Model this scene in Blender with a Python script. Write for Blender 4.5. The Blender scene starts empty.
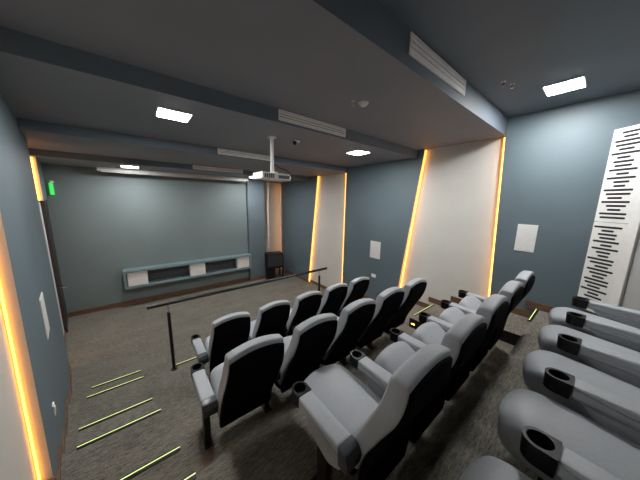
import bpy, bmesh, math
from mathutils import Vector, Matrix

C = bpy.context.scene.collection
PI = math.pi

# ------------------------------------------------------------------ materials
def mat(name, col, rough=0.6, metal=0.0, var=0.0, scale=8.0, stretch=(1, 1, 1), bump=0.0, spec=0.5, detail=4.0):
    m = bpy.data.materials.new(name); m.use_nodes = True
    nt = m.node_tree; b = nt.nodes['Principled BSDF']
    b.inputs['Base Color'].default_value = (*col, 1)
    b.inputs['Roughness'].default_value = rough
    b.inputs['Metallic'].default_value = metal
    b.inputs['Specular IOR Level'].default_value = spec
    tc = nt.nodes.new('ShaderNodeTexCoord'); mp = nt.nodes.new('ShaderNodeMapping')
    mp.inputs['Scale'].default_value = stretch
    nz = nt.nodes.new('ShaderNodeTexNoise'); nz.inputs['Scale'].default_value = scale
    nz.inputs['Detail'].default_value = detail
    nt.links.new(tc.outputs['Object'], mp.inputs['Vector']); nt.links.new(mp.outputs['Vector'], nz.inputs['Vector'])
    if var > 0:
        r = nt.nodes.new('ShaderNodeValToRGB')
        r.color_ramp.elements[0].position = 0.3; r.color_ramp.elements[1].position = 0.7
        r.color_ramp.elements[0].color = (*[c * (1 - var) for c in col], 1)
        r.color_ramp.elements[1].color = (*[min(1, c * (1 + var)) for c in col], 1)
        nt.links.new(nz.outputs['Fac'], r.inputs['Fac']); nt.links.new(r.outputs['Color'], b.inputs['Base Color'])
    if bump > 0:
        bp = nt.nodes.new('ShaderNodeBump'); bp.inputs['Strength'].default_value = bump
        bp.inputs['Distance'].default_value = 0.01
        nt.links.new(nz.outputs['Fac'], bp.inputs['Height']); nt.links.new(bp.outputs['Normal'], b.inputs['Normal'])
    return m

def glow(name, col, strength):
    m = bpy.data.materials.new(name); m.use_nodes = True
    nt = m.node_tree; b = nt.nodes['Principled BSDF']
    b.inputs['Base Color'].default_value = (*[min(1, c) for c in col], 1)
    b.inputs['Emission Color'].default_value = (*col, 1)
    b.inputs['Emission Strength'].default_value = strength
    return m

LAMP = 112.0
M = dict(
    wall=mat('blue_grey_paint', (0.114, 0.153, 0.173), 0.55, var=0.05, scale=1.5, bump=0.02),
    front=mat('screen_wall_paint', (0.165, 0.205, 0.208), 0.6, var=0.04, scale=1.2),
    white=mat('warm_white_paint', (0.61, 0.60, 0.555), 0.6, var=0.03, scale=2.0),
    grey=mat('pale_grey_paint', (0.42, 0.42, 0.41), 0.6, var=0.03, scale=2.0),
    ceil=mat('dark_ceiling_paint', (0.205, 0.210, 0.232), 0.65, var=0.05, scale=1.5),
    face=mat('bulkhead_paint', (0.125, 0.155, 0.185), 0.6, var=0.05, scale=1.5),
    wood=mat('brown_wood', (0.150, 0.080, 0.045), 0.45, var=0.35, scale=6, stretch=(1, 1, 8)),
    vinyl=mat('grey_leatherette', (0.375, 0.392, 0.412), 0.5, var=0.04, scale=60, bump=0.08),
    cap=mat('dark_grey_plastic', (0.060, 0.066, 0.072), 0.35, var=0.1, scale=40),
    shell=mat('black_plastic_shell', (0.004, 0.004, 0.0045), 0.8, var=0.2, scale=60, bump=0.03, spec=0.04),
    black=mat('black_plastic', (0.005, 0.005, 0.0055), 0.45, var=0.1, scale=40, spec=0.25),
    steel=mat('black_powder_steel', (0.015, 0.014, 0.014), 0.4, 0.3, var=0.1, scale=30),
    chrome=mat('brushed_metal', (0.55, 0.55, 0.55), 0.3, 1.0, var=0.05, scale=30),
    plastic=mat('white_plastic', (0.74, 0.73, 0.70), 0.4, var=0.03, scale=20),
    cream=mat('cream_louvre', (0.82, 0.78, 0.70), 0.5, var=0.04, scale=14),
    vent=mat('vent_metal', (0.90, 0.87, 0.83), 0.45, var=0.03, scale=14),
    dark=mat('dark_void', (0.02, 0.021, 0.024), 0.8, var=0.1, scale=10),
    riser=mat('black_step_side', (0.010, 0.009, 0.008), 0.6, var=0.2, scale=20),
    door=mat('dark_brown_door', (0.022, 0.017, 0.016), 0.5, var=0.2, scale=5, stretch=(6, 6, 1)),
    shelf=mat('blue_shelf_paint', (0.170, 0.235, 0.255), 0.5, var=0.04, scale=4),
    slot=mat('slot_black', (0.012, 0.012, 0.016), 0.8, var=0.1, scale=20),
    amber=glow('amber_led', (1.0, 0.37, 0.05), 5.2),
    step=glow('step_amber_led', (1.0, 0.36, 0.05), 16.0),
    lime=glow('lime_led', (0.74, 0.88, 0.32), 0.58),
    lamp=glow('ceiling_led_panel', (0.98, 0.98, 0.98), LAMP),
    lamp_high=glow('bright_ceiling_led_panel', (0.98, 0.98, 0.98), LAMP * 1.15),
    exit=glow('green_sign_face', (0.03, 0.50, 0.08), 0.8),
)
def carpet():
    m = mat('brown_grey_carpet', (0.105, 0.089, 0.071), 0.9, spec=0.1)
    nt = m.node_tree; b = nt.nodes['Principled BSDF']
    tc = nt.nodes.new('ShaderNodeTexCoord')
    def nz(sc, st, rot=0.0):
        mp = nt.nodes.new('ShaderNodeMapping'); mp.inputs['Scale'].default_value = st
        mp.inputs['Rotation'].default_value = (0, 0, rot)
        n = nt.nodes.new('ShaderNodeTexNoise'); n.inputs['Scale'].default_value = sc; n.inputs['Detail'].default_value = 3
        nt.links.new(tc.outputs['Object'], mp.inputs['Vector']); nt.links.new(mp.outputs['Vector'], n.inputs['Vector'])
        return n
    a = nz(14, (1.2, 9, 4)); c = nz(90, (1, 1, 1)); d = nz(2.2, (1, 2.0, 1))
    mx = nt.nodes.new('ShaderNodeMath'); mx.operation = 'MULTIPLY_ADD'; mx.inputs[1].default_value = 0.55
    nt.links.new(a.outputs['Fac'], mx.inputs[0])
    m2 = nt.nodes.new('ShaderNodeMath'); m2.operation = 'MULTIPLY'; m2.inputs[1].default_value = 0.30
    nt.links.new(c.outputs['Fac'], m2.inputs[0]); nt.links.new(m2.outputs[0], mx.inputs[2])
    m3 = nt.nodes.new('ShaderNodeMath'); m3.operation = 'MULTIPLY_ADD'; m3.inputs[1].default_value = 0.15
    nt.links.new(d.outputs['Fac'], m3.inputs[0]); nt.links.new(mx.outputs[0], m3.inputs[2])
    r = nt.nodes.new('ShaderNodeValToRGB')
    r.color_ramp.elements[0].position = 0.38; r.color_ramp.elements[1].position = 0.64
    r.color_ramp.elements[0].color = (0.088, 0.080, 0.066, 1); r.color_ramp.elements[1].color = (0.262, 0.243, 0.202, 1)
    nt.links.new(m3.outputs[0], r.inputs['Fac']); nt.links.new(r.outputs['Color'], b.inputs['Base Color'])
    bp = nt.nodes.new('ShaderNodeBump'); bp.inputs['Strength'].default_value = 0.25; bp.inputs['Distance'].default_value = 0.01
    nt.links.new(c.outputs['Fac'], bp.inputs['Height']); nt.links.new(bp.outputs['Normal'], b.inputs['Normal'])
    return m
M['carpet'] = carpet()

# ------------------------------------------------------------------ helpers
def obj(name, bm, m, parent=None, smooth=False, mats=None):
    bmesh.ops.recalc_face_normals(bm, faces=bm.faces[:])
    me = bpy.data.meshes.new(name); bm.to_mesh(me); bm.free()
    for k in (mats or [m]): me.materials.append(M[k])
    if smooth:
        for p in me.polygons: p.use_smooth = True
        me.set_sharp_from_angle(angle=math.radians(40))
    o = bpy.data.objects.new(name, me); C.objects.link(o)
    if parent: o.parent = parent
    return o

def tag(o, label, cat, group=None):
    o['label'] = label; o['category'] = cat
    if group: o['group'] = group
    return o

def struct(o):
    o['kind'] = 'structure'; return o

def thing(name, label, cat, loc=(0, 0, 0), rz=0.0, group=None):
    o = bpy.data.objects.new(name, None); o.empty_display_size = 0.1
    C.objects.link(o); o.location = loc; o.rotation_euler = (0, 0, rz)
    return tag(o, label, cat, group)

def box(bm, x0, x1, y0, y1, z0, z1, bev=0.0, mi=0):
    vs = [bm.verts.new(p) for p in ((x0, y0, z0), (x1, y0, z0), (x1, y1, z0), (x0, y1, z0), (x0, y0, z1), (x1, y0, z1), (x1, y1, z1), (x0, y1, z1))]
    fs = [bm.faces.new([vs[i] for i in q]) for q in ((0, 3, 2, 1), (4, 5, 6, 7), (0, 1, 5, 4), (1, 2, 6, 5), (2, 3, 7, 6), (3, 0, 4, 7))]
    for f in fs: f.material_index = mi
    if bev > 0:
        es = list({e for f in fs for e in f.edges})
        bmesh.ops.bevel(bm, geom=es, offset=bev, segments=2, affect='EDGES', profile=0.6)
    return fs

def prism(bm, poly, axis, a, b, bev=0.0, mi=0):
    """poly in the two other axes (order xyz without axis), extruded along axis from a to b"""
    def P(u, v, w):
        return {'x': (w, u, v), 'y': (u, w, v), 'z': (u, v, w)}[axis]
    lo = [bm.verts.new(P(u, v, a)) for u, v in poly]; hi = [bm.verts.new(P(u, v, b)) for u, v in poly]
    n = len(poly); fs = [bm.faces.new(lo), bm.faces.new(hi[::-1])]
    for i in range(n):
        fs.append(bm.faces.new((lo[i], hi[i], hi[(i + 1) % n], lo[(i + 1) % n])))
    for f in fs: f.material_index = mi
    if bev > 0:
        bmesh.ops.recalc_face_normals(bm, faces=fs)
        es = list({e for f in fs for e in f.edges})
        bmesh.ops.bevel(bm, geom=es, offset=bev, segments=2, affect='EDGES', profile=0.6)
    return fs

def tube(bm, pts, r, n=12, cap=True):
    pts = [Vector(p) for p in pts]; rings = []
    for i, p in enumerate(pts):
        t = (pts[min(i + 1, len(pts) - 1)] - pts[max(i - 1, 0)]).normalized()
        u = t.cross(Vector((0, 0, 1)) if abs(t.z) < 0.95 else Vector((0, 1, 0))).normalized(); v = t.cross(u)
        rr = r[i] if isinstance(r, (list, tuple)) else r
        rings.append([bm.verts.new(p + u * math.cos(2 * PI * k / n) * rr + v * math.sin(2 * PI * k / n) * rr) for k in range(n)])
    for a, b in zip(rings, rings[1:]):
        for k in range(n): bm.faces.new((a[k], a[(k + 1) % n], b[(k + 1) % n], b[k]))
    if cap:
        bm.faces.new(rings[0][::-1]); bm.faces.new(rings[-1])

def roundpoly(pts, rad, seg=5):
    out = []; n = len(pts)
    for i in range(n):
        p = Vector(pts[i]); a = Vector(pts[i - 1]) - p; b = Vector(pts[(i + 1) % n]) - p
        r = rad[i] if isinstance(rad, (list, tuple)) else rad
        la, lb = a.length, b.length; d = min(r, la * 0.48, lb * 0.48)
        if d < 1e-4: out.append(tuple(p)); continue
        s = p + a / la * d; e = p + b / lb * d
        for k in range(seg + 1):
            t = k / seg; out.append(tuple(s * (1 - t) ** 2 + p * 2 * t * (1 - t) + e * t * t))
    return out

def padded(bm, prof, hw, r, warp=None, ns=9, nr=4, x0=0.0):
    """upholstered block: a closed (y,z) profile swept over x with rounded ends"""
    n = len(prof); P = [Vector(p) for p in prof]
    area = sum(P[i].x * P[(i + 1) % n].y - P[(i + 1) % n].x * P[i].y for i in range(n))
    sg = 1 if area > 0 else -1
    N = []
    for i in range(n):
        t = (P[(i + 1) % n] - P[i - 1]).normalized(); N.append(Vector((t.y, -t.x)) * sg)
    st = []
    for k in range(nr + 1):
        a = k / nr * PI / 2; st.append((-hw + r * (1 - math.sin(a)), r * (1 - math.cos(PI / 2 - a)) if False else r * (1 - math.sin(a)) ** 1.0))
    # quarter-circle ends: x runs -hw .. -hw+r while the inset runs r .. 0
    st = []
    for k in range(nr + 1):
        a = k / nr * PI / 2
        st.append((-hw + r * (1 - math.cos(a)), r * (1 - math.sin(a))))
    mid = [(-hw + r + (2 * hw - 2 * r) * k / ns, 0.0) for k in range(1, ns)]
    st = st + mid + [(-x, d) for x, d in reversed(st)]
    rings = []
    for x, d in st:
        ring = []
        for p, nn in zip(P, N):
            q = p - nn * d; v = Vector((x, q.x, q.y))
            if warp: v = Vector(warp(v.x, v.y, v.z))
            ring.append(bm.verts.new((v.x + x0, v.y, v.z)))
        rings.append(ring)
    for a, b in zip(rings, rings[1:]):
        for i in range(n): bm.faces.new((a[i], a[(i + 1) % n], b[(i + 1) % n], b[i]))
    bm.faces.new(rings[0][::-1]); bm.faces.new(rings[-1])

def NB(): return bmesh.new()

def one(name, m, parent, *boxargs, bev=0.0, smooth=False):
    bm = NB(); box(bm, *boxargs, bev=bev); return obj(name, bm, m, parent, smooth)

# ------------------------------------------------------------------ camera
f_px, yaw, pitch, roll = 226.75, 0.677459, 0.170560, 0.019504
fw = Vector((math.sin(yaw) * math.cos(pitch), math.cos(yaw) * math.cos(pitch), -math.sin(pitch)))
r0 = Vector((math.cos(yaw), -math.sin(yaw), 0)); u0 = r0.cross(fw)
rr = r0 * math.cos(roll) + u0 * math.sin(roll); uu = rr.cross(fw)
cd = bpy.data.cameras.new('camera'); cam = bpy.data.objects.new('camera', cd); C.objects.link(cam)
cd.sensor_fit = 'HORIZONTAL'; cd.sensor_width = 36; cd.lens = 36 * f_px / 640; cd.clip_start = 0.05
cam.matrix_world = Matrix(((rr.x, uu.x, -fw.x, 0), (rr.y, uu.y, -fw.y, 0), (rr.z, uu.z, -fw.z, 0), (0, 0, 0, 1)))
bpy.context.scene.camera = cam

# ------------------------------------------------------------------ room dimensions (metres, camera at the origin)
XR, XRB = 4.88, 4.97                       # right wall: panel face, recessed white face
def LX(y): return -0.33 - 0.157 * y       # left wall splays outwards towards the screen
YF, YB = 8.40, -1.10
T = [(YB, -1.65), (0.445, -2.01), (1.62, -2.37), (2.83, -2.73), (4.09, -3.09)]   # (start y, floor z)
HI, CA, CB, CC, CD = 1.40, 1.13, 0.97, 0.84, 0.72
Y1, Y2, Y3, Y4 = 1.22, 2.75, 4.85, 6.70

# floor: stepped tiers + half steps in both aisles
bm = NB()
prof = [(YB - 0.15, -3.3)]
prof += [(YB - 0.15, -1.65)]
for i in range(1, 5): prof += [(T[i][0], T[i - 1][1]), (T[i][0], T[i][1])]
prof += [(YF + 0.85, -3.09), (YF + 0.85, -3.3)]
prism(bm, prof, 'x', -2.1, 5.2)
floor = struct(obj('floor', bm, 'carpet'))
HL = [(0.47, 0.92, -1.83, 0.30, 4.08), (1.62, 2.07, -2.19, 0.16, 3.93), (2.83, 3.30, -2.55, -0.03, 3.93), (4.09, 4.56, -2.91, -0.20, 3.93)]
for (ya, yb, z, xl, xr) in HL:
    for side in (0, 1):
        bm = NB()
        if side == 0:
            prism(bm, [(LX(ya) - 0.25, ya), (xl, ya), (xl, yb), (LX(yb) - 0.25, yb)], 'z', z - 0.2, z)
        else:
            prism(bm, [(xr, ya), (5.15, ya), (5.15, yb), (xr, yb)], 'z', z - 0.2, z)
        for f in bm.faces:
            f.normal_update()
            if abs(f.normal.x) > 0.9 and abs(f.calc_center_median().x - (xl if side == 0 else xr)) < 0.05: f.material_index = 1
        obj('step', bm, 'carpet', floor, mats=['carpet', 'riser'])

# ceiling with bulkheads stepping down to the screen
bm = NB()
prof = [(YB - 0.15, 1.7), (YB - 0.15, HI), (Y1, HI), (Y1, CA), (Y2, CA), (Y2, CB), (Y3, CB), (Y3, CC), (Y4, CC), (Y4, CD), (YF + 0.85, CD), (YF + 0.85, 1.7)]
prism(bm, prof, 'x', -2.1, 5.2)
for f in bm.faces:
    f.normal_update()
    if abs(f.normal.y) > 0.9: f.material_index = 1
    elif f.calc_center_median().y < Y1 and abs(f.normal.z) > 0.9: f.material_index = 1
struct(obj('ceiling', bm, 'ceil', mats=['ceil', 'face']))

# front wall: blue panel, pilaster, pale recess at its right end
wf = struct(one('wall_front', 'white', None, -2.1, 5.2, YF + 0.65, YF + 0.8, -3.2, 0.9))
one('wall_panel', 'front', wf, -1.9, 3.16, YF - 0.10, YF + 0.66, -3.2, 0.9)
pil = one('pilaster', 'wall', wf, 3.16, 3.80, YF - 0.26, YF + 0.66, -3.2, 0.9)

# right wall
wr = struct(one('wall_right', 'white', None, XRB, XRB + 0.15, YB - 0.1, YF + 0.8, -3.2, 1.6))
def slab_r(poly):
    bm = NB(); prism(bm, poly, 'x', XR, XRB + 0.02)
    for f in bm.faces:
        f.normal_update()
        if abs(f.normal.x) < 0.5: f.material_index = 1
    return obj('wall_panel', bm, 'wall', wr, mats=['wall', 'white'])
slab_r([(-1.15, -3.2), (-1.15, 1.5), (1.222, 1.5), (1.215, 1.06), (1.02, -3.2)])
slab_r([(2.573, 1.2), (3.066, -3.2), (4.90, -3.2), (4.90, 1.2)])
slab_r([(6.25, 1.0), (6.75, -3.2), (8.80, -3.2), (8.80, 1.0)])
# left wall
bm = NB()
prism(bm, [(LX(YB) - 0.07, YB - 0.1), (LX(YF + .1) - 0.07, YF + 0.1), (LX(YF + .1) - 0.35, YF + 0.1), (LX(YB) - 0.35, YB - 0.1)], 'z', -3.2, 1.6)
wl = struct(obj('wall_left', bm, 'white'))
def slab_l(poly):
    bm = NB(); n = len(poly)
    a = [bm.verts.new((LX(y), y, z)) for y, z in poly]; b = [bm.verts.new((LX(y) - 0.085, y, z)) for y, z in poly]
    bm.faces.new(a); bm.faces.new(b[::-1])
    for i in range(n): bm.faces.new((a[i], b[i], b[(i + 1) % n], a[(i + 1) % n]))
    for f in bm.faces:
        f.normal_update()
        if abs(f.normal.x) < 0.5: f.material_index = 1
    return obj('wall_panel', bm, 'wall', wl, mats=['wall', 'white'])
slab_l([(2.74, 1.3), (2.62, -0.1), (2.42, -2.2), (2.36, -3.2), (5.70, -3.2), (5.70, 1.3)])
slab_l([(6.85, -0.10), (6.85, 0.9), (YF + .05, 0.9), (YF + .05, -0.10)])
# rear wall
struct(one('wall_rear', 'grey', None, -0.6, 5.2, YB - 0.15, YB, -1.8, 1.6))

# entrance door in the far left corner
bm = NB()
prism(bm, [(LX(7.32) - 0.08, 7.32), (LX(8.25) - 0.08, 8.25), (LX(8.25) - 0.02, 8.25), (LX(7.32) - 0.02, 7.32)], 'z', -3.09, -0.10)
dr = struct(obj('door_1', bm, 'door'))
bm = NB(); tube(bm, [(LX(7.45) - 0.02, 7.45, -2.05), (LX(7.1) + 0.03, 7.45, -2.05), (LX(7.45) + 0.01, 7.57, -2.05)], 0.012, 8); obj('door_handle', bm, 'chrome', dr, True)

# baseboards
bm = NB(); box(bm, -1.62, 3.16, YF - 0.125, YF - 0.09, -3.09, -2.97); box(bm, 3.14, 3.82, YF - 0.285, YF - 0.25, -3.09, -2.97)
box(bm, 3.80, XR + 0.1, YF + 0.62, YF + 0.66, -3.09, -2.97)
struct(obj('baseboard_front', bm, 'wood'))
def stepped(segs, side):
    bm = NB()
    H = 0.11 if side == 'r' else 0.055
    for (ya, yb, z) in segs:
        if side == 'r':
            for (a, b, x) in ((-1.1, 1.08, XR), (1.08, 2.95, XRB), (2.95, 4.9, XR), (4.9, 6.72, XRB), (6.72, 8.80, XR)):
                p, q = max(a, ya), min(b, yb)
                if q - p > 0.01: box(bm, x - 0.018, x + 0.01, p, q, z, z + H)
        else:
            for (a, b, d) in ((YB, 2.43, 0.07), (2.43, 5.7, 0.0), (5.7, 7.32, 0.07)):
                p, q = max(a, ya), min(b, yb)
                if q - p > 0.01: prism(bm, [(LX(p) - d - .01, p), (LX(p) - d + 0.018, p), (LX(q) - d + 0.018, q), (LX(q) - d - .01, q)], 'z', z, z + H)
    return bm
lv = [(YB, 0.47, -1.65), (0.47, 0.92, -1.83), (0.92, 1.62, -2.01), (1.62, 2.07, -2.19), (2.07, 2.83, -2.37), (2.83, 3.30, -2.55), (3.30, 4.09, -2.73), (4.09, 4.56, -2.91), (4.56, YF, -3.09)]
ext = [(a, b + (0.14 if i < 8 else 0), z) for i, (a, b, z) in enumerate(lv)]
extl = [(a, b + (0.04 if i < 8 else 0), z) for i, (a, b, z) in enumerate(lv)]
struct(obj('baseboard_right', stepped(ext, 'r'), 'wood')); struct(obj('baseboard_left', stepped(extl, 'l'), 'wood'))
# wood end cap at the foot of the left blue panel's lit edge
bm = NB(); prism(bm, [(LX(2.4) - 0.07, 2.39), (LX(2.4) + 0.018, 2.39), (LX(2.44) + 0.018, 2.425), (LX(2.44) - 0.07, 2.425)], 'z', -2.37, -2.19)
struct(obj('trim_1', bm, 'wood'))

# ------------------------------------------------------------------ amber edge lights
def led(pts, label, r=0.009):
    bm = NB(); tube(bm, pts, r, 8)
    return tag(obj('edge_light', bm, 'amber'), label, 'led strip light', 'amber strips glowing along the wall panel edges')
def edge_r(y0, z0, y1, z1, s, label, r=0.009):
    x = XR + (0.016 if s > 0 else 0.040)
    led([(x, y0 + s, z0), (x, y1 + s, z1)], label, r)
edge_r(1.214, CA - 0.03, 1.086, -1.99, 0.012, 'amber light strip down the right edge of the big white wall recess')
edge_r(2.588, CA - 0.03, 2.94, -2.34, -0.018, 'slanting amber light strip down the left edge of the big white wall recess')
edge_r(4.90, 0.82, 4.90, -3.07, 0.016, 'amber light strip down the right edge of the farther, narrow white recess')
edge_r(6.262, 0.82, 6.73, -3.05, -0.018, 'amber light strip down the left edge of the farther, narrow white recess')
edge_r(8.80, 0.70, 8.80, -3.05, 0.02, 'amber light strip in the front right corner behind the black speaker cabinet', 0.006)
led([(LX(2.62) - 0.062, 2.605, -0.1), (LX(2.42) - 0.062, 2.405, -2.17)], 'amber light strip down the lit edge of the near left wall panel', 0.006)
led([(LX(5.70) - 0.035, 5.715, 0.78), (LX(5.70) - 0.035, 5.715, -3.05)], 'amber light strip down the far edge of the near left wall panel, facing the door')
led([(LX(6.85) - 0.05, 6.83, 0.70), (LX(6.85) - 0.05, 6.83, -0.09)], 'short amber light strip above the dark entrance door', 0.013)

# ------------------------------------------------------------------ ceiling lights
def ceil_light(x, y, z, label, s=0.155, m='lamp'):
    t = thing('ceiling_light', label, 'ceiling light', (x, y, z), 0, 'square white ceiling lights')
    bm = NB()
    for a in ((-s - .015, s + .015, -s - .015, -s), (-s - .015, s + .015, s, s + .015), (-s - .015, -s, -s, s), (s, s + .015, -s, s)):
        box(bm, *a, -0.012, 0.0)
    obj('frame', bm, 'plastic', t)
    one('diffuser', m, t, -s, s, -s, s, -0.014, -0.002)
ceil_light(4.10, 0.52, HI, 'square white ceiling light on the upper ceiling at the right, near the white slotted panels', 0.155, 'lamp_high')
ceil_light(0.44, 3.34, CB, 'square white ceiling light on the dark middle ceiling at the left')
ceil_light(3.55, 3.25, CB, 'square white ceiling light between the smoke detector and the blue right wall')
ceil_light(-0.04, 7.22, CD, 'square white ceiling light just in front of the screen housing at the left')
ceil_light(3.08, 7.22, CD, 'square white ceiling light in front of the screen hidden behind the projector')

# ------------------------------------------------------------------ bulkhead vents
def vent(x0, x1, z0, z1, y, label, n=3):
    t = thing('air_vent', label, 'air vent', ((x0 + x1) / 2, y, (z0 + z1) / 2), 0, 'long white air vents on the ceiling steps')
    w, h = (x1 - x0) / 2, (z1 - z0) / 2
    bm = NB(); e = 0.016
    box(bm, -w, w, -0.014, 0, h - e, h); box(bm, -w, w, -0.014, 0, -h, -h + e)
    box(bm, -w, -w + e, -0.014, 0, -h + e, h - e); box(bm, w - e, w, -0.014, 0, -h + e, h - e)
    obj('frame', bm, 'vent', t)
    one('backing', 'cap', t, -w + e, w - e, -0.004, 0.0, -h + e, h - e)
    bm = NB(); H = 2 * (h - e)
    for k in range(n):
        zc = -h + e + H * (k + 0.5) / n; d = H / n * 0.37
        prism(bm, [(-0.006, zc + d), (-0.013, zc + d * 0.9), (-0.010, zc - d), (-0.004, zc - d)], 'x', -w + e, w - e)
    obj('louvre', bm, 'vent', t)
vent(1.89, 3.07, 1.225, 1.385, Y1, 'long air vent on the highest ceiling step, nearest the camera')
vent(1.50, 2.68, 1.00, 1.125, Y2, 'long air vent on the ceiling step between smoke detector and projector pole')
vent(1.32, 2.48, 0.858, 0.965, Y3, 'long air vent on the ceiling step, half behind the projector pole')
vent(1.20, 2.48, 0.735, 0.832, Y4, 'long air vent on the lowest ceiling step just above the screen housing')

# ------------------------------------------------------------------ screen housing
t = thing('screen_housing', 'long pale roll-down screen housing under the ceiling along the front wall', 'projection screen', (1.2, 7.86, 0.675))
bm = NB(); prism(bm, roundpoly([(-0.06, -0.05), (0.06, -0.05), (0.06, 0.05), (-0.06, 0.05)], 0.015, 3), 'x', -1.87, 1.87); obj('casing', bm, 'grey', t)
one('bottom_bar', 'grey', t, -1.80, 1.80, -0.02, 0.02, -0.072, -0.05)
for s in (-1, 1): one('bracket', 'vent', t, s * 1.6 - 0.03, s * 1.6 + 0.03, -0.05, 0.05, 0.05, 0.04 + 0.0)

# ------------------------------------------------------------------ floating shelf box with white boxes
t = thing('floating_shelf', 'long blue-grey open shelf box mounted low on the front wall', 'shelf', (1.35, YF - 0.10, -2.27))
W, D = 1.815, 0.32
one('top_board', 'shelf', t, -W, W, -D, 0, 0.20, 0.26)
one('bottom_board', 'shelf', t, -W, W, -D, 0, -0.26, -0.20)
for s in (-1, 1): one('end_board', 'shelf', t, s * W - 0.03 - (0.03 if s > 0 else -0.03), s * W + 0.03 - (0.03 if s > 0 else -0.03), -D, 0, -0.20, 0.20)
one('back_board', 'cap', t, -W + 0.06, W - 0.06, -0.03, 0, -0.20, 0.20)
for xc, nm in ((-0.16, 'white louvred box at the left end of the blue-grey shelf'), (1.37, 'white louvred box in the middle of the blue-grey shelf'), (2.87, 'white louvred box at the right end of the blue-grey shelf')):
    b = thing('speaker_box', nm, 'speaker', (xc, YF - 0.27, -2.47), 0, 'white boxes in the long shelf')
    one('cabinet', 'cream', b, -0.225, 0.225, -0.10, 0.10, 0, 0.385)
    bm = NB(); box(bm, -0.215, 0.215, -0.115, -0.10, 0.20, 0.375, 0.006); obj('upper_grille', bm, 'plastic', b)
    bm = NB(); box(bm, -0.215, 0.215, -0.115, -0.10, 0.012, 0.185, 0.006); obj('lower_grille', bm, 'plastic', b)

# ------------------------------------------------------------------ black speaker cabinet in the corner
t = thing('speaker_cabinet', 'black two-tier speaker cabinet with a side opening in the front right corner', 'speaker', (4.07, 7.98, -3.09), math.radians(-12))
bm = NB(); box(bm, -0.33, 0.33, -0.25, 0.22, 0.50, 1.04, 0.02); obj('upper_cabinet', bm, 'black', t)
one('grille', 'dark', t, -0.29, 0.29, -0.262, -0.25, 0.54, 1.00)
bm = NB(); box(bm, -0.31, 0.0, -0.22, 0.2, 0.06, 0.47, 0.015); obj('lower_cabinet', bm, 'black', t)
one('base_board', 'black', t, -0.33, 0.33, -0.25, 0.22, 0.0, 0.05)
one('shelf_board', 'black', t, -0.33, 0.33, -0.25, 0.22, 0.47, 0.50)
one('side_post', 'black', t, 0.27, 0.33, -0.25, -0.19, 0.05, 0.47); one('side_post', 'black', t, 0.27, 0.33, 0.16, 0.22, 0.05, 0.47)
# hanging coil beside the pilaster
bm = NB(); pts = []
for k in range(0, 681):
    a = k / 680; pts.append((3.99 + 0.042 * math.cos(a * 2 * PI * 24), YF - 0.20 + 0.042 * math.sin(a * 2 * PI * 24), 0.70 - 2.62 * a))
tube(bm, pts, 0.013, 5); tag(obj('coiled_cable', bm, 'cream', None, True), 'pale coiled cable hanging down the corner above the black speaker cabinet', 'cable')

# ------------------------------------------------------------------ handrail
t = thing('handrail', 'black handrail on thin posts in front of the first row of seats', 'railing', (0, 4.0, -2.73))
bm = NB(); tube(bm, [(-0.02, 0, 1.135), (3.44, 0, 1.135)], 0.028, 12); obj('rail', bm, 'steel', t, True)
for x in (0.235, 3.22):
    bm = NB(); tube(bm, [(x, 0, 0.01), (x, 0, 0.99)], 0.024, 10); p = obj('post', bm, 'steel', t, True)
    bm = NB(); tube(bm, [(x, 0, 0.985), (x, 0, 1.115)], 0.010, 8); obj('connector', bm, 'chrome', p, True)
    bm = NB(); tube(bm, [(x, 0, 0.0), (x, 0, 0.012)], 0.05, 16); obj('base_flange', bm, 'steel', p, True)

# ------------------------------------------------------------------ projector
t = thing('projector', 'white projector hanging on a pole from the ceiling', 'projector', (1.745, 3.42, 0.315), math.radians(4))
bm = NB(); prism(bm, roundpoly([(-0.27, -0.15), (0.27, -0.15), (0.27, 0.17), (-0.27, 0.17)], 0.05, 4), 'z', 0.0, 0.10, 0.008); body = obj('body', bm, 'plastic', t)
bm = NB(); tube(bm, [(0.12, 0.17, 0.05), (0.12, 0.20, 0.05)], 0.04, 16); obj('lens', bm, 'black', t, True)
bm = NB()
for k in range(5): box(bm, -0.22 + k * 0.035, -0.20 + k * 0.035, -0.158, -0.149, 0.02, 0.08)
obj('rear_vents', bm, 'cap', body)
one('connector_panel', 'cap', body, 0.02, 0.23, -0.156, -0.149, 0.02, 0.07)
bm = NB(); box(bm, -0.20, 0.20, -0.02, 0.02, 0.105, 0.12); box(bm, -0.02, 0.02, -0.13, 0.15, 0.105, 0.12)
for a, b in ((-.19, -.01), (.17, -.01), (-.01, -.12), (-.01, .13)): box(bm, a, a + 0.02, b, b + 0.02, 0.098, 0.107)
obj('mount_bracket', bm, 'vent', t)
bm = NB(); tube(bm, [(0, 0, 0.12), (0, 0, 0.645)], 0.028, 12); pole = obj('pole', bm, 'plastic', t, True)
bm = NB(); tube(bm, [(0, 0, 0.12), (0, 0, 0.22)], 0.033, 12); obj('pole_sleeve', bm, 'plastic', pole, True)
bm = NB(); tube(bm, [(0, 0, 0.64), (0, 0, 0.655)], 0.07, 20); obj('ceiling_plate', bm, 'plastic', t, True)
bm = NB(); tube(bm, [(0.03, -0.02, 0.25), (0.07, -0.08, 0.20), (0.16, -0.17, 0.15), (0.22, -0.20, 0.09), (0.20, -0.16, 0.05)], 0.007, 6); obj('cable', bm, 'black', t, True)

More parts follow.
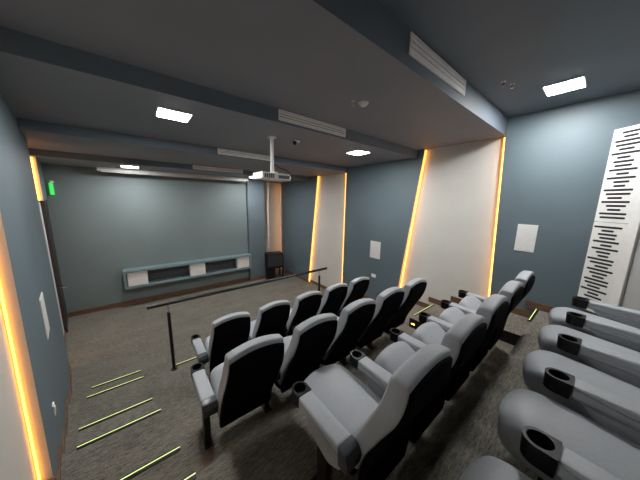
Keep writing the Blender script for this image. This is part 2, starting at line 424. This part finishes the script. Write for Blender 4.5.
# small ceiling fittings
t = thing('smoke_detector', 'small round white smoke detector on the ceiling', 'smoke detector', (2.16, 1.93, CA))
bm = NB(); tube(bm, [(0, 0, 0), (0, 0, -0.015), (0, 0, -0.028), (0, 0, -0.040)], [0.050, 0.050, 0.042, 0.025], 20); obj('housing', bm, 'plastic', t, True)
bm = NB(); tube(bm, [(0, 0, 0), (0, 0, -0.006)], 0.060, 20); obj('base_plate', bm, 'plastic', t, True)
def sprinkler(x, y, z, label):
    t = thing('sprinkler', label, 'sprinkler', (x, y, z), 0, 'small ceiling sprinklers')
    bm = NB(); tube(bm, [(0, 0, 0), (0, 0, -0.006)], 0.022, 16); obj('escutcheon', bm, 'plastic', t, True)
    bm = NB(); tube(bm, [(0, 0, -0.008), (0, 0, -0.05)], [0.010, 0.007], 8); tube(bm, [(0, 0, -0.025), (0, 0, -0.049)], 0.016, 12); obj('head', bm, 'chrome', t, True)
sprinkler(2.04, 1.98, CA, 'tiny metal sprinkler beside the smoke detector')
sprinkler(3.44, 0.95, HI, 'left one of two tiny sprinklers on the upper ceiling')
sprinkler(3.58, 0.90, HI, 'right one of two tiny sprinklers on the upper ceiling')
t = thing('security_camera', 'small dark ceiling camera beside the projector pole', 'security camera', (2.10, 3.33, CB))
bm = NB(); box(bm, 0.0, 0.10, -0.02, 0.02, -0.02, 0, 0.004); obj('bracket', bm, 'plastic', t)
bm = NB(); tube(bm, [(0.01, 0, -0.02), (0.01, 0, -0.055), (0.01, 0, -0.08)], [0.03, 0.03, 0.012], 14); obj('dome', bm, 'black', t, True)

# exit sign
t = thing('exit_sign', 'small green exit sign high in the front left corner above the door', 'sign', (-1.55, YF - 0.13, 0.18), math.radians(20))
bm = NB(); box(bm, -0.025, 0.045, -0.02, 0.02, -0.16, 0.12, 0.01); obj('sign_face', bm, 'exit', t)
one('mount', 'plastic', t, 0.0, 0.06, -0.03, 0.03, 0.12, 0.17)

# wall speakers, switches
def wall_plate(name, label, cat, y, z, w, h, side, group=None, d=0.02):
    if side == 'r': t = thing(name, label, cat, (XR, y, z), 0, group); sx = -1
    else: t = thing(name, label, cat, (LX(y), y, z), math.atan(0.157), group); sx = 1
    return t, sx
for (lab, y, z, w, h, s) in (('white flat wall speaker on the blue right wall, near the back rows', 0.745, -0.53, 0.245, 0.44, 'r'),
                             ('white flat wall speaker on the blue right wall, above the small socket', 3.70, -1.26, 0.33, 0.46, 'r'),
                             ('white flat wall speaker on the blue left wall', 3.72, -1.31, 0.30, 0.46, 'l')):
    t, sx = wall_plate('wall_speaker', lab, 'speaker', y, z, w, h, s, 'flat white wall speakers')
    bm = NB(); a, b = sorted((0, sx * 0.010)); box(bm, a, b, -w / 2, w / 2, -h / 2, h / 2, 0.003); obj('frame', bm, 'plastic', t)
    a, b = sorted((sx * 0.010, sx * 0.012)); one('grille', 'cream' if False else 'plastic', t, a, b, -w / 2 + .015, w / 2 - .015, -h / 2 + .015, h / 2 - .015)
for (lab, y, z, w, h, s) in (('small white wall socket below the far right wall speaker', 3.70, -1.98, 0.14, 0.09, 'r'),
                             ('small white light switch low on the blue left wall', 3.05, -2.03, 0.08, 0.11, 'l')):
    t, sx = wall_plate('wall_socket' if s == 'r' else 'light_switch', lab, 'socket' if s == 'r' else 'switch', y, z, w, h, s)
    bm = NB(); a, b = sorted((0, sx * 0.012)); box(bm, a, b, -w / 2, w / 2, -h / 2, h / 2, 0.003); obj('plate', bm, 'plastic', t)
    a, b = sorted((sx * 0.012, sx * 0.016)); one('insert', 'cream', t, a, b, -w / 4, w / 4, -h / 4, h / 4)

# ------------------------------------------------------------------ white slotted acoustic panels (angled)
ang = math.radians(36)
A0 = Vector((4.825, 0.079))                    # far edge at the right wall
dirp = Vector((-math.sin(ang), -math.cos(ang)))
def slotted(z0, z1, label, seed, L=0.335):
    t = thing('acoustic_panel', label, 'acoustic panel', (A0.x, A0.y, z0), 0, 'white slotted acoustic panels')
    t.rotation_euler = (0, 0, math.atan2(dirp.y, dirp.x))      # local +x runs along the board, local +y is its back
    h = z1 - z0
    bm = NB(); box(bm, 0, L, 0.0, 0.06, 0, h, 0.004); obj('board', bm, 'plastic', t)
    bm = NB()
    pat = [0.62, 0.42, 0.86, 0.80, 0.46, 0.92, 0.40, 0.62, 0.52, 0.86, 0.38, 0.88, 0.48, 0.36, 0.90, 0.76, 0.46, 0.88]
    off = [0.06, 0.02, 0, .02, -.03, 0, -.06, -.04, -.02, .0, .03, .0, .05, .02, 0, .03, -.05, .0]
    n = 24 if seed else 22
    for k in range(n):
        w = pat[(k + seed * 5) % 18] * L * 0.92; c = L * (0.5 + off[(k + seed * 7) % 18] * 0.8); zc = h - 0.06 - (h - 0.12) * k / (n - 1)
        prism(bm, roundpoly([(c - w / 2, zc - 0.013), (c + w / 2, zc - 0.013), (c + w / 2, zc + 0.013), (c - w / 2, zc + 0.013)], 0.012, 3), 'y', -0.002, 0.02)
    obj('slots', bm, 'slot', t)
slotted(-0.20, 0.96, 'upper white acoustic panel with black slots in the rear right corner', 0)
slotted(-1.42, -0.206, 'lower white acoustic panel with black slots in the rear right corner', 1)
t = thing('corner_post', 'narrow plain white upright board along the slotted panels', 'trim board', (A0.x, A0.y, -1.65)); t.rotation_euler = (0, 0, math.atan2(dirp.y, dirp.x))
bm = NB(); box(bm, 0.338, 0.43, -0.005, 0.09, 0, 2.62, 0.004); obj('board', bm, 'plastic', t)
bm = NB(); p = [A0 + dirp * 0.432, A0 + dirp * 1.45]; nn = Vector((-dirp.y, dirp.x))
prism(bm, [tuple(p[0] + nn * 0.03), tuple(p[1] + nn * 0.03), tuple(p[1] + nn * 0.10), tuple(p[0] + nn * 0.10)], 'z', -1.8, 1.45); struct(obj('wall_corner', bm, 'grey'))

# ------------------------------------------------------------------ step light strips
def strip(x0, x1, y, z, label):
    t = thing('step_strip', label, 'led strip light', ((x0 + x1) / 2, y, z), 0, 'yellow-green light strips on the step edges')
    w = (x1 - x0) / 2
    one('nosing', 'black', t, -w, w, -0.036, 0.012, -0.02, 0.006)
    one('light_line', 'lime', t, -w, w, -0.008, 0.000, 0.004, 0.009)
for i, (x0, x1, y, z, lab) in enumerate((
        (-0.795, -0.205, 4.03 + .53, -2.91, 'farthest light strip in the left aisle, nearest the front wall'),
        (-0.775, -0.160, 4.09, -2.73, 'second farthest light strip in the left aisle'),
        (-0.725, -0.068, 3.30, -2.55, 'third farthest light strip in the left aisle, upper one of the middle pair'),
        (-0.655, 0.005, 2.83, -2.37, 'light strip in the left aisle, lower one of the middle pair'),
        (-0.40, 0.105, 2.07, -2.19, 'light strip in the left aisle just left of the foot of the second row'),
        (-0.30, 0.160, 1.62, -2.01, 'nearest light strip in the left aisle, cut by the bottom of the view'),
        (4.06, 4.86, 2.07, -2.19, 'light strip on the low step at the foot of the white right wall recess'),
        (4.30, 4.86, 0.47, -1.65, 'light strip at the right wall in front of the back row'),
        (0.21, 0.95, 4.09, -2.73, 'light strip on the floor edge at the foot of the handrail post'))):
    strip(x0, x1, y, z, lab)
# amber side lights of the half steps
def step_light(x, y, z, sx, label):
    t = thing('step_light', label, 'step light', (x, y, z), 0, 'amber step lights')
    a, b = sorted((0, sx * 0.004)); one('bezel', 'black', t, a, b, -0.036, 0.036, -0.012, 0.012)
    a, b = sorted((sx * 0.004, sx * 0.006)); one('lens', 'step', t, a, b, -0.030, 0.030, -0.006, 0.006)
step_light(0.16, 1.86, -2.29, 1, 'amber step light by the leg of the second row at the left aisle')
step_light(3.93, 1.99, -2.29, -1, 'amber step light at the right aisle below the white wall recess')
step_light(4.08, 0.85, -1.93, -1, 'amber step light at the right end of the third row')
step_light(0.30, 0.70, -1.93, 1, 'amber step light at the left end of the third row')
step_light(-0.03, 3.06, -2.65, 1, 'amber step light at the left end of the front row')

# ------------------------------------------------------------------ cinema seats
def arm_parts(parent, x):
    """armrest with its own sub-parts; local cup at y = 0.30"""
    w = 0.058
    bm = NB(); pr = roundpoly([(0.245, 0.560), (0.245, 0.636), (-0.17, 0.634), (-0.18, 0.56), (-0.02, 0.545)], [0.004, 0.012, 0.02, 0.01, 0.03], 3)
    padded(bm, pr, w, 0.016, None, 3, 3, x); arm = obj('armrest', bm, 'vinyl', parent, True)
    # cup holder: round front, square back, real well
    bm = NB(); cx, cy, ri, ro = x, 0.305, 0.046, 0.061; n = 32
    inner, outer = [], []
    for k in range(n):
        a = 2 * PI * k / n; c, s = math.cos(a), math.sin(a)
        inner.append((cx + ri * c, cy + ri * s))
        if s >= 0: outer.append((cx + ro * c, cy + ro * s))
        else:
            q = min(ro / max(abs(c), 1e-6), 0.064 / max(abs(s), 1e-6)); outer.append((cx + q * c, cy + q * s))
    zt, zb, zw = 0.640, 0.545, 0.568
    V = lambda pts, z: [bm.verts.new((px, py, z)) for px, py in pts]
    ot, it = V(outer, zt), V(inner, zt); ob = V([(cx + (px - cx) * .93, cy + (py - cy) * .93) for px, py in outer], zb); ib = V(inner, zw)
    for k in range(n):
        j = (k + 1) % n
        bm.faces.new((ot[k], ot[j], it[j], it[k])); bm.faces.new((ot[k], ob[k], ob[j], ot[j])); bm.faces.new((it[k], it[j], ib[j], ib[k]))
    bm.faces.new(ob[::-1]); bm.faces.new(ib)
    obj('cup_holder', bm, 'black', arm, True)
    bm = NB(); prism(bm, [(-0.165, 0.636), (-0.225, 0.622), (-0.250, 0.58), (-0.242, 0.510), (-0.170, 0.51)], 'x', x - w - .002, x + w + .002, 0.008); obj('end_cap', bm, 'cap', arm, True)
    bm = NB(); prism(bm, roundpoly([(0.22, 0.565), (-0.18, 0.56), (-0.17, 0.44), (-0.06, 0.38), (0.10, 0.43)], 0.03, 3), 'x', x - 0.034, x + 0.034, 0.008); obj('side_panel', bm, 'vinyl', arm, True)
    bm = NB(); prism(bm, [(0.06, 0.42), (-0.05, 0.42), (-0.03, 0.02), (0.05, 0.02)], 'x', x - 0.028, x + 0.028, 0.006); leg = obj('leg', bm, 'steel', parent, True)
    bm = NB(); box(bm, x - 0.04, x + 0.04, -0.07, 0.13, 0.0, 0.02, 0.005); obj('foot_plate', bm, 'steel', leg)

HINGE = (-0.15, 0.44)
def seat_bm(up):
    """seat cushion; tipped-up seats turn about the hinge below the backrest"""
    bm = NB()
    pr = roundpoly([(0.415, 0.37), (0.430, 0.50), (0.35, 0.535), (0.08, 0.510), (-0.12, 0.495), (-0.15, 0.38), (0.1, 0.345)], [0.06, 0.075, 0.08, 0.1, 0.05, 0.03, 0.05], 5)
    t = math.radians(26); sc = 0.63
    def wseat(x, y, z):
        k = 1 - (x / 0.24) ** 2; fr = min(1, max(0, (y - 0.12) / 0.32)); fr = fr * fr * (3 - 2 * fr)
        x2, y2, z2 = x * (1 - 0.10 * fr), y + 0.045 * k * fr + (-0.02 if up else 0.025) * fr, z + (0.022 * k if z > 0.44 else 0)
        if up:
            a, b = (y2 - HINGE[0]) * sc, (z2 - HINGE[1]) * 0.95
            y2, z2 = HINGE[0] + 0.02 + a * math.cos(t) - b * math.sin(t), HINGE[1] + a * math.sin(t) + b * math.cos(t)
        return (x2, y2, z2)
    padded(bm, pr, 0.240, 0.05, wseat, 8, 4)
    return bm

def make_seat(name, label, group, up, lean):
    t = thing(name, label, 'cinema seat', (0, 0, 0), 0, group)
    obj('seat', seat_bm(up), 'vinyl', t, True)
    bm = NB(); prism(bm, roundpoly([(0.30, 0.345), (-0.15, 0.335), (-0.17, 0.27), (0.02, 0.24), (0.27, 0.29)] if not up else [(0.04, 0.44), (-0.12, 0.40), (-0.17, 0.30), (-0.05, 0.27), (0.10, 0.36)], 0.03, 3), 'x', -0.215, 0.215, 0.01); obj('seat_pan', bm, 'shell', t, True)
    # backrest cushion, strongly reclined below, steeper above, arched top
    fr = [(-0.125, 0.44), (-0.175, 0.62), (-0.262, 0.82), (-0.325, 0.95), (-0.350, 1.05), (-0.376, 1.165), (-0.480, 1.168), (-0.472, 1.03), (-0.440, 0.92), (-0.352, 0.75), (-0.250, 0.55), (-0.215, 0.40)]
    pr = roundpoly(fr, [0.04, 0.08, 0.08, 0.08, 0.08, 0.035, 0.022, 0.06, 0.06, 0.06, 0.06, 0.03], 4)
    def wback(x, y, z):
        k = 1 - (x / 0.25) ** 2; s = min(1, max(0, (z - 0.75) / 0.35))
        u = max(0, z - 0.42) / 0.75
        return (x * (1 - 0.07 * s * s), y - 0.006 * k * s - lean * u, z + 0.048 * k * s + max(0, lean) * 0.5 * u)
    padded(bm := NB(), pr, 0.247, 0.015, wback, 10, 4); obj('backrest', bm, 'vinyl', t, True)
    # black shell over the back
    zb = 0.34 if lean > 0.05 else 0.16  # black shell lengthened in third and back rows, standing in for floor shade
    sh = [(-0.476, 1.125), (-0.494, 1.118), (-0.492, 1.02), (-0.466, 0.91), (-0.385, 0.73), (-0.300, 0.53), (-0.262, zb), (-0.212, zb), (-0.225, 0.42), (-0.345, 0.75), (-0.434, 0.92), (-0.466, 1.03)]
    pr = roundpoly(sh, [0.004, 0.012, 0.06, 0.06, 0.06, 0.06, 0.02, 0.02, 0.05, 0.05, 0.05, 0.05], 3)
    padded(bm := NB(), pr, 0.244, 0.008, wback, 10, 2); obj('back_shell', bm, 'shell', t, True)
    arm_parts(t, -0.31)
    return t

SRC = {k: make_seat('cinema_seat', '', 'x', k[0], k[1]) for k in ((False, 0.0), (True, 0.0), (True, 0.10))}
def clone(src, label, group, loc, rz=0.0):
    def cp(o, parent):
        c = o.copy(); C.objects.link(c)
        if parent: c.parent = parent
        for ch in list(o.children): cp(ch, c)
        return c
    r = cp(src, None); r['label'] = label; r['group'] = group; r.location = loc; r.rotation_euler = (0, 0, rz)
    return r
PITCH = 0.62
ROWS = [
    ('front row', 'grey seats in the front row behind the handrail', 0.520, 3.66, -2.73),
    ('second row', 'grey seats in the second row', 0.338, 2.43, -2.37),
    ('third row', 'grey seats in the third row', 0.826, 1.23, -2.01),
    ('back row', 'grey seats in the back row against the rear wall', 0.667, 0.034, -1.65)]
WHO = ['leftmost', 'second from the left', 'middle', 'second from the right', 'rightmost']
LAST = {}
USED = set()
for rn, grp, xc, yc, z in ROWS:
    for i in range(5):
        lab = f'{WHO[i]} of the five grey cinema seats in the {rn}'
        loc = (xc + PITCH * (i + 0.5), yc - 0.305, z)
        up = (rn in ('front row', 'second row') or (rn == 'third row' and i > 0), 0.10 if rn in ('front row', 'second row') else 0.0)
        if up not in USED:
            o = SRC[up]; o['label'] = lab; o['group'] = grp; o.location = loc; USED.add(up)
        else:
            o = clone(SRC[up], lab, grp, loc)
        if i == 4: LAST[rn] = o
# the right-hand end seat of every row closes it with a second armrest
arm0 = None
for rn, o in LAST.items():
    if arm0 is None:
        before = set(o.children); arm_parts(o, 0.31); arm0 = [c for c in o.children if c not in before]
    else:
        for a in arm0:
            c = a.copy(); C.objects.link(c); c.parent = o
            for ch in a.children:
                d = ch.copy(); C.objects.link(d); d.parent = c

# ------------------------------------------------------------------ world, view
w = bpy.data.worlds.new('world'); bpy.context.scene.world = w; w.use_nodes = True
w.node_tree.nodes['Background'].inputs[0].default_value = (0.02, 0.02, 0.022, 1)
w.node_tree.nodes['Background'].inputs[1].default_value = 1.0
sc = bpy.context.scene
sc.view_settings.view_transform = 'Standard'; sc.view_settings.look = 'None'
sc.view_settings.exposure = 0.58; sc.view_settings.gamma = 1.0; sc.view_settings.use_curve_mapping = False
sc.cycles.use_denoising = True
sc.cycles.max_bounces = 8; sc.cycles.diffuse_bounces = 5
sc.cycles.sample_clamp_indirect = 6.0
